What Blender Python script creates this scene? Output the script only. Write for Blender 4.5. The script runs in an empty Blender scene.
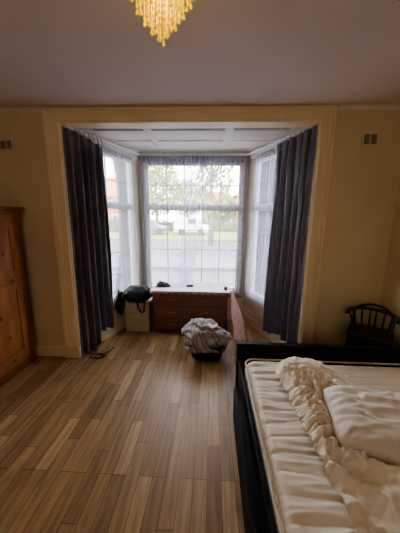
import bpy, bmesh, math, random
from mathutils import Vector, Matrix, noise
random.seed(7)
C = bpy.context.scene.collection
PI = math.pi

# ------------------------------------------------------------------ helpers
def tag(o, label=None, cat=None, group=None, kind=None):
    if label: o['label'] = label
    if cat: o['category'] = cat
    if group: o['group'] = group
    if kind: o['kind'] = kind
    return o

def thing(name, label, cat, loc=(0, 0, 0), rotz=0, group=None):
    o = bpy.data.objects.new(name, None)
    o.empty_display_size = 0.05
    C.objects.link(o)
    o.location = loc
    o.rotation_euler = (0, 0, rotz)
    return tag(o, label, cat, group)

class MB:
    """collects simple solids; build() links them as one mesh object"""
    def __init__(s):
        s.v = []; s.f = []
    def add(s, vs, fs):
        b = len(s.v)
        s.v += [tuple(v) for v in vs]
        s.f += [tuple(i + b for i in f) for f in fs]
        return s
    def box(s, x0, x1, y0, y1, z0, z1):
        vs = [(x, y, z) for x in (x0, x1) for y in (y0, y1) for z in (z0, z1)]
        return s.add(vs, [(0, 1, 3, 2), (4, 6, 7, 5), (0, 4, 5, 1), (2, 3, 7, 6), (0, 2, 6, 4), (1, 5, 7, 3)])
    def prism(s, pts, z0, z1):
        n = len(pts)
        vs = [(x, y, z0) for x, y in pts] + [(x, y, z1) for x, y in pts]
        fs = [tuple(range(n))[::-1], tuple(range(n, 2 * n))]
        fs += [(i, (i + 1) % n, n + (i + 1) % n, n + i) for i in range(n)]
        return s.add(vs, fs)
    def obox(s, p0, p1, u0, u1, v0, v1, z0, z1):
        """box along the plan line p0->p1: u along, v to the right-hand normal"""
        p0 = Vector(p0); p1 = Vector(p1); d = (p1 - p0).normalized(); n = Vector((-d.y, d.x))
        pts = [p0 + d * u + n * v for u, v in ((u0, v0), (u1, v0), (u1, v1), (u0, v1))]
        return s.prism([tuple(p) for p in pts], z0, z1)
    def tube(s, pts, r, n=8, closed=False, caps=True):
        pts = [Vector(p) for p in pts]; m = len(pts); rings = []
        up = Vector((0, 0, 1)); prev = None
        for i, p in enumerate(pts):
            a = pts[(i - 1) % m] if (closed or i > 0) else p
            b = pts[(i + 1) % m] if (closed or i < m - 1) else p
            t = (b - a).normalized()
            if prev is None:
                ref = up if abs(t.z) < 0.9 else Vector((1, 0, 0))
                x = t.cross(ref).normalized()
            else:
                x = (prev - t * prev.dot(t)).normalized()
            prev = x; y = t.cross(x)
            rr = r[i] if isinstance(r, (list, tuple)) else r
            rings.append([p + (x * math.cos(2 * PI * k / n) + y * math.sin(2 * PI * k / n)) * rr for k in range(n)])
        vs = [v for ring in rings for v in ring]; fs = []
        last = m if closed else m - 1
        for i in range(last):
            j = (i + 1) % m
            for k in range(n):
                fs.append((i * n + k, i * n + (k + 1) % n, j * n + (k + 1) % n, j * n + k))
        if caps and not closed:
            fs.append(tuple(range(n))[::-1]); fs.append(tuple(range((m - 1) * n, m * n)))
        return s.add(vs, fs)
    def lathe(s, prof, c=(0, 0), n=24):
        vs = [(c[0] + r * math.cos(2 * PI * k / n), c[1] + r * math.sin(2 * PI * k / n), z) for r, z in prof for k in range(n)]
        m = len(prof); fs = []
        for i in range(m - 1):
            for k in range(n):
                fs.append((i * n + k, i * n + (k + 1) % n, (i + 1) * n + (k + 1) % n, (i + 1) * n + k))
        fs.append(tuple(range(n))[::-1]); fs.append(tuple(range((m - 1) * n, m * n)))
        return s.add(vs, fs)
    def grid(s, fn, nu, nv):
        vs = [fn(i / nu, j / nv) for j in range(nv + 1) for i in range(nu + 1)]
        fs = [(j * (nu + 1) + i, j * (nu + 1) + i + 1, (j + 1) * (nu + 1) + i + 1, (j + 1) * (nu + 1) + i) for j in range(nv) for i in range(nu)]
        return s.add(vs, fs)
    def mesh(s, name, m, smooth=False):
        me = bpy.data.meshes.new(name)
        me.from_pydata(s.v, [], s.f)
        bm = bmesh.new(); bm.from_mesh(me)
        bmesh.ops.recalc_face_normals(bm, faces=bm.faces)
        bm.to_mesh(me); bm.free()
        if m: me.materials.append(m)
        if smooth:
            for p in me.polygons: p.use_smooth = True
        return me
    def build(s, name, m, parent=None, smooth=False, bevel=0, solid=0, sub=0):
        o = bpy.data.objects.new(name, s.mesh(name, m, smooth)); C.objects.link(o)
        if parent: o.parent = parent
        if solid:
            md = o.modifiers.new('Solid', 'SOLIDIFY'); md.thickness = solid; md.offset = 0
        if bevel:
            md = o.modifiers.new('Bevel', 'BEVEL'); md.width = bevel; md.segments = 2; md.limit_method = 'ANGLE'
        if sub:
            md = o.modifiers.new('Sub', 'SUBSURF'); md.levels = sub; md.render_levels = sub
        return o

def struct(name, mb, m, parent=None, **k):
    o = mb.build(name, m, parent, **k)
    if parent is None: o['kind'] = 'structure'
    return o

def smooth(a, b, x):
    t = max(0, min(1, (x - a) / (b - a))); return t * t * (3 - 2 * t)
def lerp(a, b, t): return a + (b - a) * t
def interp(tab, x):
    if x <= tab[0][0]: return tab[0][1]
    for (a, va), (b, vb) in zip(tab, tab[1:]):
        if x <= b: return va + (vb - va) * (x - a) / (b - a)
    return tab[-1][1]
def fbm(p, o=3): return noise.fractal(Vector(p), 1.0, 2.0, o)

# ------------------------------------------------------------------ materials
def lin(c):
    return tuple(((x / 255 / 12.92) if x / 255 <= 0.04045 else ((x / 255 + 0.055) / 1.055) ** 2.4) for x in c) + (1,)

class NT:
    def __init__(s, name):
        s.m = bpy.data.materials.new(name); s.m.use_nodes = True
        s.t = s.m.node_tree; s.n = s.t.nodes; s.l = s.t.links
        s.b = s.n['Principled BSDF']; s.out = s.n['Material Output']
    def node(s, ty, **k):
        n = s.n.new(ty)
        for a, b in k.items():
            if a in n.inputs.keys(): n.inputs[a].default_value = b
            else: setattr(n, a, b)
        return n
    def link(s, a, b): s.l.new(a, b)
    def coord(s, scale=(1, 1, 1), rot=(0, 0, 0), kind='Object'):
        tc = s.node('ShaderNodeTexCoord'); mp = s.node('ShaderNodeMapping')
        mp.inputs['Scale'].default_value = scale; mp.inputs['Rotation'].default_value = rot
        s.link(tc.outputs[kind], mp.inputs['Vector']); return mp.outputs['Vector']
    def ramp(s, fac, stops):
        r = s.node('ShaderNodeValToRGB'); e = r.color_ramp.elements
        while len(e) < len(stops): e.new(0.5)
        for el, (p, c) in zip(e, stops): el.position = p; el.color = c
        s.link(fac, r.inputs['Fac']); return r.outputs['Color']
    def mix(s, fac, a, b, mode='MIX'):
        n = s.node('ShaderNodeMix', data_type='RGBA', blend_type=mode)
        for sock, v in ((n.inputs[0], fac), (n.inputs[6], a), (n.inputs[7], b)):
            if hasattr(v, 'is_linked'): s.link(v, sock)
            else: sock.default_value = v
        return n.outputs[2]
    def bump(s, h, strength=0.2, dist=0.01):
        n = s.node('ShaderNodeBump'); n.inputs['Strength'].default_value = strength; n.inputs['Distance'].default_value = dist
        s.link(h, n.inputs['Height']); s.link(n.outputs['Normal'], s.b.inputs['Normal'])

def paint(name, col, col2=None, rough=0.6, scale=6, bump=0.05, metal=0, detail=4, spec=0.5):
    k = NT(name); v = k.coord()
    n = k.node('ShaderNodeTexNoise', Scale=scale, Detail=detail); k.link(v, n.inputs['Vector'])
    c2 = col2 or tuple(x * 0.86 for x in col)
    k.link(k.ramp(n.outputs['Fac'], [(0.35, lin(c2)), (0.65, lin(col))]), k.b.inputs['Base Color'])
    k.b.inputs['Roughness'].default_value = rough; k.b.inputs['Metallic'].default_value = metal
    k.b.inputs['Specular IOR Level'].default_value = spec
    if bump:
        n2 = k.node('ShaderNodeTexNoise', Scale=scale * 12, Detail=3); k.link(v, n2.inputs['Vector'])
        k.bump(n2.outputs['Fac'], bump, 0.005)
    return k.m

def wood(name, dark, light, axis='Z', rough=0.45, scale=5, knots=False):
    k = NT(name)
    st = {'X': (0.12, 1, 1), 'Y': (1, 0.12, 1), 'Z': (1, 1, 0.12)}[axis]
    v = k.coord(scale=tuple(x * scale for x in st))
    n = k.node('ShaderNodeTexNoise', Scale=2.0, Detail=6, Distortion=1.2); k.link(v, n.inputs['Vector'])
    c = k.ramp(n.outputs['Fac'], [(0.3, lin(dark)), (0.52, lin(tuple((a + b) / 2 for a, b in zip(dark, light)))), (0.72, lin(light))])
    if knots:
        v2 = k.coord(scale=(7, 7, 4.5))
        vo = k.node('ShaderNodeTexVoronoi', Scale=1.3); k.link(v2, vo.inputs['Vector'])
        m = k.ramp(vo.outputs['Distance'], [(0.06, (0, 0, 0, 1)), (0.17, (1, 1, 1, 1))])
        c = k.mix(m, lin(tuple(x * 0.4 for x in dark)), c)
    k.link(c, k.b.inputs['Base Color']); k.b.inputs['Roughness'].default_value = rough
    k.bump(n.outputs['Fac'], 0.08, 0.003)
    return k.m

def cloth(name, col, col2=None, rough=0.85, scale=30, bump=0.2, sheen=0.2):
    k = NT(name); v = k.coord()
    n = k.node('ShaderNodeTexNoise', Scale=scale, Detail=5); k.link(v, n.inputs['Vector'])
    c2 = col2 or tuple(x * 0.88 for x in col)
    k.link(k.ramp(n.outputs['Fac'], [(0.35, lin(c2)), (0.65, lin(col))]), k.b.inputs['Base Color'])
    k.b.inputs['Roughness'].default_value = rough
    k.b.inputs['Sheen Weight'].default_value = sheen
    k.bump(n.outputs['Fac'], bump, 0.004)
    return k.m

def m_floor():
    k = NT('oak_strip_floor')
    v = k.coord(rot=(0, 0, PI / 2))
    br = k.node('ShaderNodeTexBrick', offset=0.37, offset_frequency=3, squash=1.5, squash_frequency=2)
    for a, b in (('Scale', 1.0), ('Mortar Size', 0.0014), ('Mortar Smooth', 0.3), ('Bias', -0.05), ('Brick Width', 0.40), ('Row Height', 0.08)):
        br.inputs[a].default_value = b
    br.inputs['Color1'].default_value = (0, 0, 0, 1); br.inputs['Color2'].default_value = (1, 1, 1, 1); br.inputs['Mortar'].default_value = (0.5, 0.5, 0.5, 1)
    k.link(v, br.inputs['Vector'])
    base = k.ramp(br.outputs['Color'], [(0.0, lin(FL[0])), (0.4, lin(FL[1])), (0.75, lin(FL[2])), (1.0, lin(FL[3]))])
    g = k.node('ShaderNodeTexNoise', Scale=9.0, Detail=7, Distortion=0.6); k.link(k.coord(scale=(4.5, 0.35, 1)), g.inputs['Vector'])
    col = k.mix(0.55, base, k.ramp(g.outputs['Fac'], [(0.35, lin((165, 156, 148))), (0.62, lin((255, 255, 255)))]), 'MULTIPLY')
    w = k.node('ShaderNodeTexNoise', Scale=1.1, Detail=3); k.link(k.coord(), w.inputs['Vector'])
    col = k.mix(0.4, col, k.ramp(w.outputs['Fac'], [(0.3, lin((195, 190, 185))), (0.7, (1, 1, 1, 1))]), 'MULTIPLY')
    col = k.mix(br.outputs['Fac'], col, lin((38, 26, 18)))
    k.link(col, k.b.inputs['Base Color'])
    r = k.ramp(w.outputs['Fac'], [(0.3, (0.36,) * 3 + (1,)), (0.7, (0.5,) * 3 + (1,))]); k.link(r, k.b.inputs['Roughness'])
    k.b.inputs['Specular IOR Level'].default_value = 0.4
    k.bump(br.outputs['Fac'], -0.25, 0.002)
    return k.m
FL = [(154, 122, 86), (172, 138, 98), (184, 150, 110), (206, 174, 132)]

def m_sheer(name, opacity=0.5, edge=0.3):
    k = NT(name); v = k.coord()
    n = k.node('ShaderNodeTexNoise', Scale=14.0, Detail=3); k.link(v, n.inputs['Vector'])
    tr = k.node('ShaderNodeBsdfTransparent'); tr.inputs['Color'].default_value = (0.97, 0.965, 0.99, 1)
    tl = k.node('ShaderNodeBsdfTranslucent'); df = k.node('ShaderNodeBsdfDiffuse')
    c = k.ramp(n.outputs['Fac'], [(0.3, lin((192, 187, 200))), (0.7, lin((213, 208, 219)))])
    k.link(c, tl.inputs['Color']); k.link(c, df.inputs['Color'])
    a = k.node('ShaderNodeMixShader'); a.inputs[0].default_value = 0.35
    k.link(tl.outputs[0], a.inputs[1]); k.link(df.outputs[0], a.inputs[2])
    # a woven veil looks denser where it turns edge-on
    lw = k.node('ShaderNodeLayerWeight', Blend=0.25)
    rr = k.ramp(lw.outputs['Facing'], [(0.0, (opacity,) * 3 + (1,)), (0.9, (min(1, opacity + edge),) * 3 + (1,))])
    b = k.node('ShaderNodeMixShader'); k.link(rr, b.inputs[0])
    k.link(tr.outputs[0], b.inputs[1]); k.link(a.outputs[0], b.inputs[2])
    k.link(b.outputs[0], k.out.inputs['Surface'])
    return k.m

def m_glass():
    k = NT('window_glass'); v = k.coord()
    n = k.node('ShaderNodeTexNoise', Scale=3.0, Detail=2); k.link(v, n.inputs['Vector'])
    tr = k.node('ShaderNodeBsdfTransparent')
    k.link(k.ramp(n.outputs['Fac'], [(0.3, (0.93, 0.95, 0.95, 1)), (0.7, (0.96, 0.97, 0.97, 1))]), tr.inputs['Color'])
    gl = k.node('ShaderNodeBsdfGlossy', Roughness=0.03)
    fr = k.node('ShaderNodeFresnel', IOR=1.3)
    b = k.node('ShaderNodeMixShader'); k.link(fr.outputs[0], b.inputs[0])
    k.link(tr.outputs[0], b.inputs[1]); k.link(gl.outputs[0], b.inputs[2])
    k.link(b.outputs[0], k.out.inputs['Surface'])
    return k.m

def m_pattern(name, base, motif, scale=22, thr=0.22, bump=0.1):
    k = NT(name); v = k.coord()
    vo = k.node('ShaderNodeTexVoronoi', Scale=scale); k.link(v, vo.inputs['Vector'])
    n = k.node('ShaderNodeTexNoise', Scale=scale * 2.5, Detail=2); k.link(v, n.inputs['Vector'])
    ad = k.node('ShaderNodeMath', operation='ADD'); k.link(vo.outputs['Distance'], ad.inputs[0])
    mu = k.node('ShaderNodeMath', operation='MULTIPLY'); k.link(n.outputs['Fac'], mu.inputs[0]); mu.inputs[1].default_value = 0.45
    k.link(mu.outputs[0], ad.inputs[1])
    m = k.ramp(ad.outputs[0], [(thr + 0.18, lin(motif)), (thr + 0.26, lin(base))])
    k.link(m, k.b.inputs['Base Color']); k.b.inputs['Roughness'].default_value = 0.85
    k.bump(n.outputs['Fac'], bump, 0.003)
    return k.m

def m_crystal():
    k = NT('gold_crystal_glow'); v = k.coord()
    n = k.node('ShaderNodeTexNoise', Scale=140.0, Detail=1); k.link(v, n.inputs['Vector'])
    k.link(k.ramp(n.outputs['Fac'], [(0.3, lin((150, 104, 4))), (0.7, lin((220, 180, 30)))]), k.b.inputs['Base Color'])
    k.b.inputs['Roughness'].default_value = 0.22
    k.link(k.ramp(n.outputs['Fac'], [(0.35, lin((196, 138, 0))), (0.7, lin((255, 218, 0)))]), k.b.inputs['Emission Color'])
    k.b.inputs['Emission Strength'].default_value = CRYST  # beads emit on their own, standing in for light from the bulbs
    return k.m
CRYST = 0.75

def m_emit(name, col, st):
    k = NT(name); v = k.coord()
    n = k.node('ShaderNodeTexNoise', Scale=20.0); k.link(v, n.inputs['Vector'])
    k.link(k.ramp(n.outputs['Fac'], [(0.2, lin(tuple(c * 0.95 for c in col))), (0.8, lin(col))]), k.b.inputs['Emission Color'])
    k.b.inputs['Emission Strength'].default_value = st
    return k.m

M = dict(
    floor=m_floor(),
    wall=paint('cream_wall_paint', (222, 203, 168), (213, 194, 158), 0.75, 1.4, 0.04),
    ceil=paint('ceiling_paint', (224, 214, 204), (216, 206, 196), 0.85, 1.2, 0.04),
    trim=paint('cream_gloss_paint', (238, 220, 184), (231, 211, 174), 0.4, 3, 0.02),
    white=paint('white_gloss_paint', (226, 224, 224), (216, 214, 214), 0.4, 3, 0.02),
    bayc=paint('bay_ceiling_white', (206, 200, 192), (196, 190, 182), 0.5, 2, 0.03),
    bayw=paint('bay_wall_paint', (214, 200, 170), (202, 186, 154), 0.6, 2, 0.04),
    post=paint('post_paint_shaded', (176, 166, 150), (166, 156, 138), 0.5, 2, 0.03),  # bay paint darkened, backlit shade of the posts put into the colour
    lead=paint('leaded_bar_grey', (74, 74, 80), (62, 62, 68), 0.5, 6, 0.02),
    tape=m_sheer('sheer_heading', 0.72, 0.1),
    groove=paint('panel_groove_grey', (120, 118, 120), (108, 106, 108), 0.7, 4, 0.02),
    glass=m_glass(),
    sheer=m_sheer('sheer_voile', 0.32),
    sheer2=m_sheer('sheer_voile_side', 0.30, 0.12),
    curtain=cloth('charcoal_satin', (96, 89, 99), (82, 75, 86), 0.42, 18, 0.12, 0.3),
    pine=wood('knotty_pine', (128, 76, 40), (172, 112, 66), 'Z', 0.42, 5, True),
    pineH=wood('pine_rail', (110, 60, 28), (152, 92, 48), 'Y', 0.42, 5),
    mahog=wood('red_brown_veneer', (104, 66, 48), (132, 86, 64), 'X', 0.38, 6),
    mahogT=wood('red_brown_edge', (92, 54, 38), (120, 72, 50), 'X', 0.38, 6),
    metal=paint('dull_brass', (170, 150, 120), None, 0.35, 20, 0.02, 0.9),
    steel=paint('grey_steel', (150, 150, 150), None, 0.35, 20, 0.02, 0.9),
    gold=paint('gold_metal', (220, 170, 70), None, 0.3, 20, 0.02, 0.9),
    black=paint('black_stained_wood', (19, 19, 18), (13, 13, 12), 0.6, 8, 0.05, spec=0.2),
    blackp=paint('black_plastic', (20, 20, 22), (13, 13, 15), 0.5, 20, 0.05),
    blackf=cloth('black_nylon', (22, 23, 28), (12, 13, 16), 0.7, 40, 0.25, 0.1),
    darkb=cloth('dark_brown_fabric', (58, 40, 36), (36, 26, 24), 0.8, 40, 0.3),
    stool=paint('dark_walnut_stain', (40, 28, 22), (26, 18, 14), 0.4, 10, 0.04),
    vent=paint('cream_plastic', (226, 210, 178), None, 0.55, 8, 0.02),
    hole=paint('vent_dark', (156, 142, 118), (140, 126, 104), 0.8, 10, 0.0),
    carton=paint('pale_carton', (196, 182, 152), (178, 164, 134), 0.75, 5, 0.05),
    lace=m_pattern('white_cotton_cover', (212, 208, 218), (186, 182, 196), 40, 0.15),
    laceE=cloth('dusty_pink_edge', (182, 150, 138), (150, 112, 100), 0.85, 60, 0.2),
    pink=m_pattern('pink_floral_cotton', (230, 196, 190), (178, 102, 106), 30, 0.22),
    matt=cloth('mattress_ticking', (238, 229, 212), (229, 218, 198), 0.7, 12, 0.06, 0.2),
    damask=m_pattern('mattress_damask', (220, 204, 182), (240, 232, 220), 14, 0.2, 0.05),
    piping=cloth('mattress_piping', (204, 186, 152), None, 0.7, 60, 0.1),
    sheet=cloth('ivory_cotton_sheet', (236, 224, 204), (228, 214, 192), 0.8, 20, 0.1, 0.2),
    pillow=cloth('cream_pillowcase', (226, 216, 200), (216, 204, 186), 0.8, 14, 0.06, 0.2),
    crystal=m_crystal(),
    bulb=m_emit('warm_bulb', (255, 190, 60), 2.0),
    basket=paint('dark_plastic_basket', (44, 40, 42), (32, 29, 31), 0.5, 10, 0.05),
    bag=paint('white_plastic_bag', (214, 212, 210), (190, 188, 190), 0.4, 9, 0.1),
)
def m_bedding():
    k = NT('striped_bedding'); v = k.coord(scale=(1, 1, 1), rot=(0.5, 0.3, 0.4))
    w = k.node('ShaderNodeTexWave', Scale=3.0, Distortion=5.0, Detail=2); w.inputs['Detail Scale'].default_value = 1.2; k.link(v, w.inputs['Vector'])
    k.link(k.ramp(w.outputs['Fac'], [(0.0, lin((178, 175, 178))), (0.5, lin((168, 162, 158))), (0.75, lin((156, 142, 124))), (0.88, lin((136, 120, 100))), (0.95, lin((182, 177, 177)))]), k.b.inputs['Base Color'])
    k.b.inputs['Roughness'].default_value = 0.85
    n = k.node('ShaderNodeTexNoise', Scale=50.0, Detail=4); k.link(v, n.inputs['Vector']); k.bump(n.outputs['Fac'], 0.2, 0.003)
    return k.m
M['bedding'] = m_bedding()

# ------------------------------------------------------------------ room shell
D = 2.43            # plane of the window wall, room side
XL, XR, YB, H = -2.40, 1.655, -1.7, 2.44
A, B_, C_, E_ = (-1.40, 2.56), (-1.035, 3.58), (0.50, 3.58), (0.915, 2.56)   # bay, inner faces
OX0, OX1, OZ = -1.40, 0.915, 2.325       # opening
BC = 2.345          # bay ceiling
struct('floor', MB().prism([(XL - .15, YB - .1), (XR + .15, YB - .1), (XR + .15, 2.6), (1.05, 2.6), (0.6, 3.75), (-1.15, 3.75), (-1.55, 2.6), (XL - .15, 2.6)], -0.1, 0.0), M['floor'])
struct('ceiling', MB().box(XL - .15, XR + .15, YB - .1, D + .17, H, H + .12), M['ceil'])
struct('wall_left', MB().box(XL - .15, XL, YB - .1, D + .17, 0, H), M['wall'])
struct('wall_right', MB().box(XR, XR + .15, YB - .1, D + .17, 0, H), M['wall'])
struct('wall_back', MB().box(XL, XR, YB - .15, YB, 0, H), M['wall'])
wf = MB().box(XL, OX0 - .0, D, D + .14, 0, H).box(OX1, XR, D, D + .14, 0, H).box(OX0, OX1, D, D + .14, OZ, H)
struct('wall_front', wf, M['wall'])
# small coving where wall and ceiling meet
cv = [(D, H), (D, H - .03), (D - .012, H - .012), (D - .03, H)]
mb = MB()
for x0, x1 in ((XL, -1.56), (1.05, XR)):
    vs = [(x, y, z) for x in (x0, x1) for y, z in cv]
    mb.add(vs, [(0, 1, 2, 3), (7, 6, 5, 4)] + [(i, (i + 1) % 4, 4 + (i + 1) % 4, 4 + i) for i in range(4)])
struct('trim_2', mb, M['ceil'])

# moulded architrave round the bay opening
arch = MB()
prof = [(0, 0), (0, .016), (.012, .022), (.026, .022), (.032, .013), (.080, .013), (.086, .02), (.104, .022), (.112, .034), (.135, .036), (.140, .03), (.140, 0)]
vs = []
for o, t in prof:
    h = o * .112 / .14
    vs += [(OX0 - o, D - t, 0), (OX0 - o, D - t, OZ + h), (OX1 + o * .86, D - t, OZ + h), (OX1 + o * .86, D - t, 0)]
n = len(prof)
arch.add(vs, [(i * 4 + k, i * 4 + k + 1, ((i + 1) % n) * 4 + k + 1, ((i + 1) % n) * 4 + k) for i in range(n) for k in range(3)])
# jamb and soffit linings
arch.box(OX0 - .001, OX0 + .012, D - .01, D + .14, 0, OZ).box(OX1 - .012, OX1 + .001, D - .01, D + .14, 0, OZ).box(OX0, OX1, D - .01, D + .14, OZ - .006, OZ + .002)
# plinth blocks
arch.box(-1.548, OX0 + .014, D - .036, D + .001, 0, .13).box(OX1 - .014, 1.038, D - .036, D + .001, 0, .13)
struct('trim_1', arch, M['trim'])

def skirting(name, p0, p1, m=M['trim'], h=.11):
    L = (Vector(p1) - Vector(p0)).length
    mb = MB().obox(p0, p1, 0, L, 0, .016, 0, h - .025).obox(p0, p1, 0, L, 0, .011, h - .025, h - .008).obox(p0, p1, 0, L, 0, .006, h - .008, h)
    struct(name, mb, m)
skirting('baseboard_front_left', (-1.55, D), (XL, D)); skirting('baseboard_front_right', (XR, D), (1.04, D))
skirting('baseboard_left', (XL, D), (XL, YB)); skirting('baseboard_right', (XR, YB), (XR, D)); skirting('baseboard_back', (XL, YB), (XR, YB))

# bay: dado walls, corner posts, panelled ceiling, cornice
SILL, WTOP = 0.41, 2.255
dado = {}
for nm, p0, p1 in (('wall_bay_left', A, B_), ('wall_bay_front', B_, C_), ('wall_bay_right', C_, E_)):
    L = (Vector(p1) - Vector(p0)).length
    mb = MB().obox(p0, p1, -.06 if nm != 'wall_bay_front' else 0, L + (.06 if nm != 'wall_bay_front' else 0), 0, .2, 0, SILL - .02).obox(p0, p1, -.05, L + .05, 0, .2, WTOP, BC + .1)
    # rail and raised panel mouldings on the dado
    for z0, z1 in ((.33, .36), (.15, .18)):
        mb.obox(p0, p1, .1, L - .1, -.008, 0.002, z0, z1)
    for u in (.1, L / 2 - .015, L - .13):
        mb.obox(p0, p1, u, u + .03, -.008, 0.002, .18, .33)
    struct(nm, mb, M['bayw'])
    skirting('baseboard_' + nm[5:], p1, p0, M['bayw'], .13)
# posts at the corners and the end piers
mb = MB()
for (x, y), sx in ((B_, -1), (C_, 1)):
    q = Vector((A if sx < 0 else E_)) - Vector((x, y)); q.normalize(); nn = Vector((-sx * abs(q.y), -abs(q.x)))
    e1 = Vector((x, y)) + q * .12 + nn * .010; e2 = Vector((x, y)) + q * .03 + nn * .03
    mb.prism([(x - sx * .075, y + .14), (x - sx * .075, y - .012), (x - sx * .03, y - .03), tuple(e2), tuple(e1), tuple(e1 - nn * .14), (x + sx * .10, y + .14)], SILL - .02, WTOP + .01)
for (x, y), s in ((A, -1), (E_, 1)):
    mb.prism([(x, y - .02), (x + s * .16, y - .02), (x + s * .16, y + .1), (x - s * .03, y + .1)], 0, BC)
struct('trim_3', mb, M['post'], bevel=.006)
cb = MB()
bayp = [(OX0 - .12, D + .1), (OX1 + .12, D + .1), (C_[0] + .17, C_[1] + .25), (B_[0] - .17, B_[1] + .25)]
cb.prism(bayp, BC, BC + .12)
struct('ceiling_bay', cb, M['bayc'])
pn = MB()
for r, (y0, y1) in enumerate(((2.675, 2.96), (3.04, 3.30))):
    xl = lerp(-1.33, -1.06, (y0 - 2.56)) + .08; xr = lerp(.85, .52, (y0 - 2.56)) - .08
    for a, b in ((xl, -.70), (-.63, .11), (.19, xr)):
        for w_, t_ in ((0, .007), (.012, .012)):
            pn.box(a + w_, b - w_, y0 + w_, y1 - w_, BC - t_, BC - t_ + .017)
struct('trim_4', pn, M['bayc'], bevel=.003)
co = MB()
for p0, p1 in ((A, B_), (B_, C_), (C_, E_)):
    L = (Vector(p1) - Vector(p0)).length
    co.obox(p0, p1, -.03, L + .03, -.03, .02, WTOP - .012, BC - .03).obox(p0, p1, -.03, L + .03, -.055, .02, BC - .03, BC - .012).obox(p0, p1, -.03, L + .03, -.08, .02, BC - .012, BC)
struct('trim_6', co, M['bayc'], bevel=.004)

# ------------------------------------------------------------------ windows
def window(i, p0, p1, cols):
    w = bpy.data.objects.new('window_%d' % i, None); C.objects.link(w); w['kind'] = 'structure'
    L = (Vector(p1) - Vector(p0)).length
    f = MB()
    z0, z1, tr = SILL, WTOP, 1.625
    v0, v1 = .004, .084; e = .05 if i == 2 else .032
    f.obox(p0, p1, 0, e, v0, v1, z0, z1).obox(p0, p1, L - e, L, v0, v1, z0, z1).obox(p0, p1, e, L - e, v0, v1, z1 - .05, z1).obox(p0, p1, e, L - e, v0, v1, z0, z0 + .05)
    f.obox(p0, p1, e, L - e, v0, v1, tr - .018, tr + .018)
    f.build('window_frame', M['white'], w, bevel=.004)
    MB().obox(p0, p1, -.02, L + .02, -.03, v1, z0 - .03, z0).build('window_sill', M['white'], w, bevel=.006)
    for a, b, rows in ((tr + .018, z1 - .05, 2), (z0 + .05, tr - .018, 4)):
        s = MB(); q = .022
        s.obox(p0, p1, e, e + q, v0 + .012, v1 - .012, a, b).obox(p0, p1, L - e - q, L - e, v0 + .012, v1 - .012, a, b)
        s.obox(p0, p1, e + q, L - e - q, v0 + .012, v1 - .012, a, a + q).obox(p0, p1, e + q, L - e - q, v0 + .012, v1 - .012, b - q, b)
        sash = s.build('sash', M['white'], w, bevel=.003)
        g = MB(); u0, u1 = e + q, L - e - q
        for c in range(1, cols):
            u = lerp(u0, u1, c / cols); g.obox(p0, p1, u - .006, u + .006, .038, .052, a + q, b - q)
        for r in range(1, rows):
            z = lerp(a + q, b - q, r / rows); g.obox(p0, p1, u0, u1, .039, .051, z - .006, z + .006)
        g.build('glazing_bars', M['lead'], sash)
        MB().obox(p0, p1, u0, u1, .043, .047, a + q, b - q).build('pane', M['glass'], sash)
    return w
def seg(p0, p1, a, b):
    p0 = Vector(p0); p1 = Vector(p1); d = (p1 - p0).normalized(); L = (p1 - p0).length
    return tuple(p0 + d * a), tuple(p0 + d * (L - b))
window(1, *seg(A, B_, .06, .11), 4)
window(2, *seg(B_, C_, .075, .075), 5)
window(3, *seg(C_, E_, .11, .06), 4)

# ------------------------------------------------------------------ curtains
def track():
    t = thing('curtain_track', 'thin white curtain track bent round the top of the bay', 'curtain track', (0, 0, 0))
    pts = [(-1.365, 2.47, 2.305), (-1.30, 2.67, 2.305), (-1.0, 3.485, 2.30), (-.95, 3.515, 2.30), (.42, 3.515, 2.30), (.465, 3.485, 2.30), (.82, 2.67, 2.305), (.885, 2.47, 2.305)]
    MB().tube(pts, .011, 8).build('rail', M['white'], t, smooth=True)
    for x, y in ((-1.25, 2.83), (-1.10, 3.23), (-.6, 3.52), (-.1, 3.52), (.6, 3.17), (.76, 2.81)):
        MB().box(x - .012, x + .012, y - .012, y + .012, 2.30, 2.343).build('bracket', M['white'], t)
track()

def drape(p_top, p_bot, npl, amp, ztop, hem, seed, m, name, parent, bulge=0, nu=150, nv=40, pinch=True):
    """pleated cloth hanging from the plan polyline p_top to p_bot; hem(s) gives its bottom edge"""
    def along(P, s):
        P = [Vector(p) for p in P]; Ls = [(b - a).length for a, b in zip(P, P[1:])]; T = sum(Ls); d = s * T
        for a, b, l in zip(P, P[1:], Ls):
            if d <= l or b is P[-1]:
                t = (b - a).normalized(); return a + t * d, Vector((-t.y, t.x))
            d -= l
    def fn(u, v):
        s = u
        pt, n1 = along(p_top, s); pb, n2 = along(p_bot, s)
        h = hem(s); z = lerp(ztop(s) if callable(ztop) else ztop, h, v)
        p = pt.lerp(pb, v); n = n1.lerp(n2, v).normalized()
        ph = s * npl * 2 * PI + noise.noise(Vector((s * 6, v * 1.3, seed))) * 1.6
        k = lerp(.45, 1.0, smooth(0, .12, v)) if pinch else 1
        w = amp * k * (math.sin(ph) + .3 * math.sin(2 * ph + 1.3 * v + seed)) * (1 + .5 * noise.noise(Vector((s * 4, v * 2, seed + 9))))
        w += .012 * noise.noise(Vector((s * 9, v * 5, seed + 3)))
        if amp > .015: w *= smooth(0, .10, s)
        t = Vector((n.y, -n.x))
        p = p + n * w + t * (.008 * noise.noise(Vector((s * 5, v * 4, seed + 20))) + bulge * math.sin(PI * min(1, v * 1.4)) * s)
        return (p.x, p.y, z)
    return MB().grid(fn, nu, nv).build(name, m, parent, smooth=True)

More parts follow.
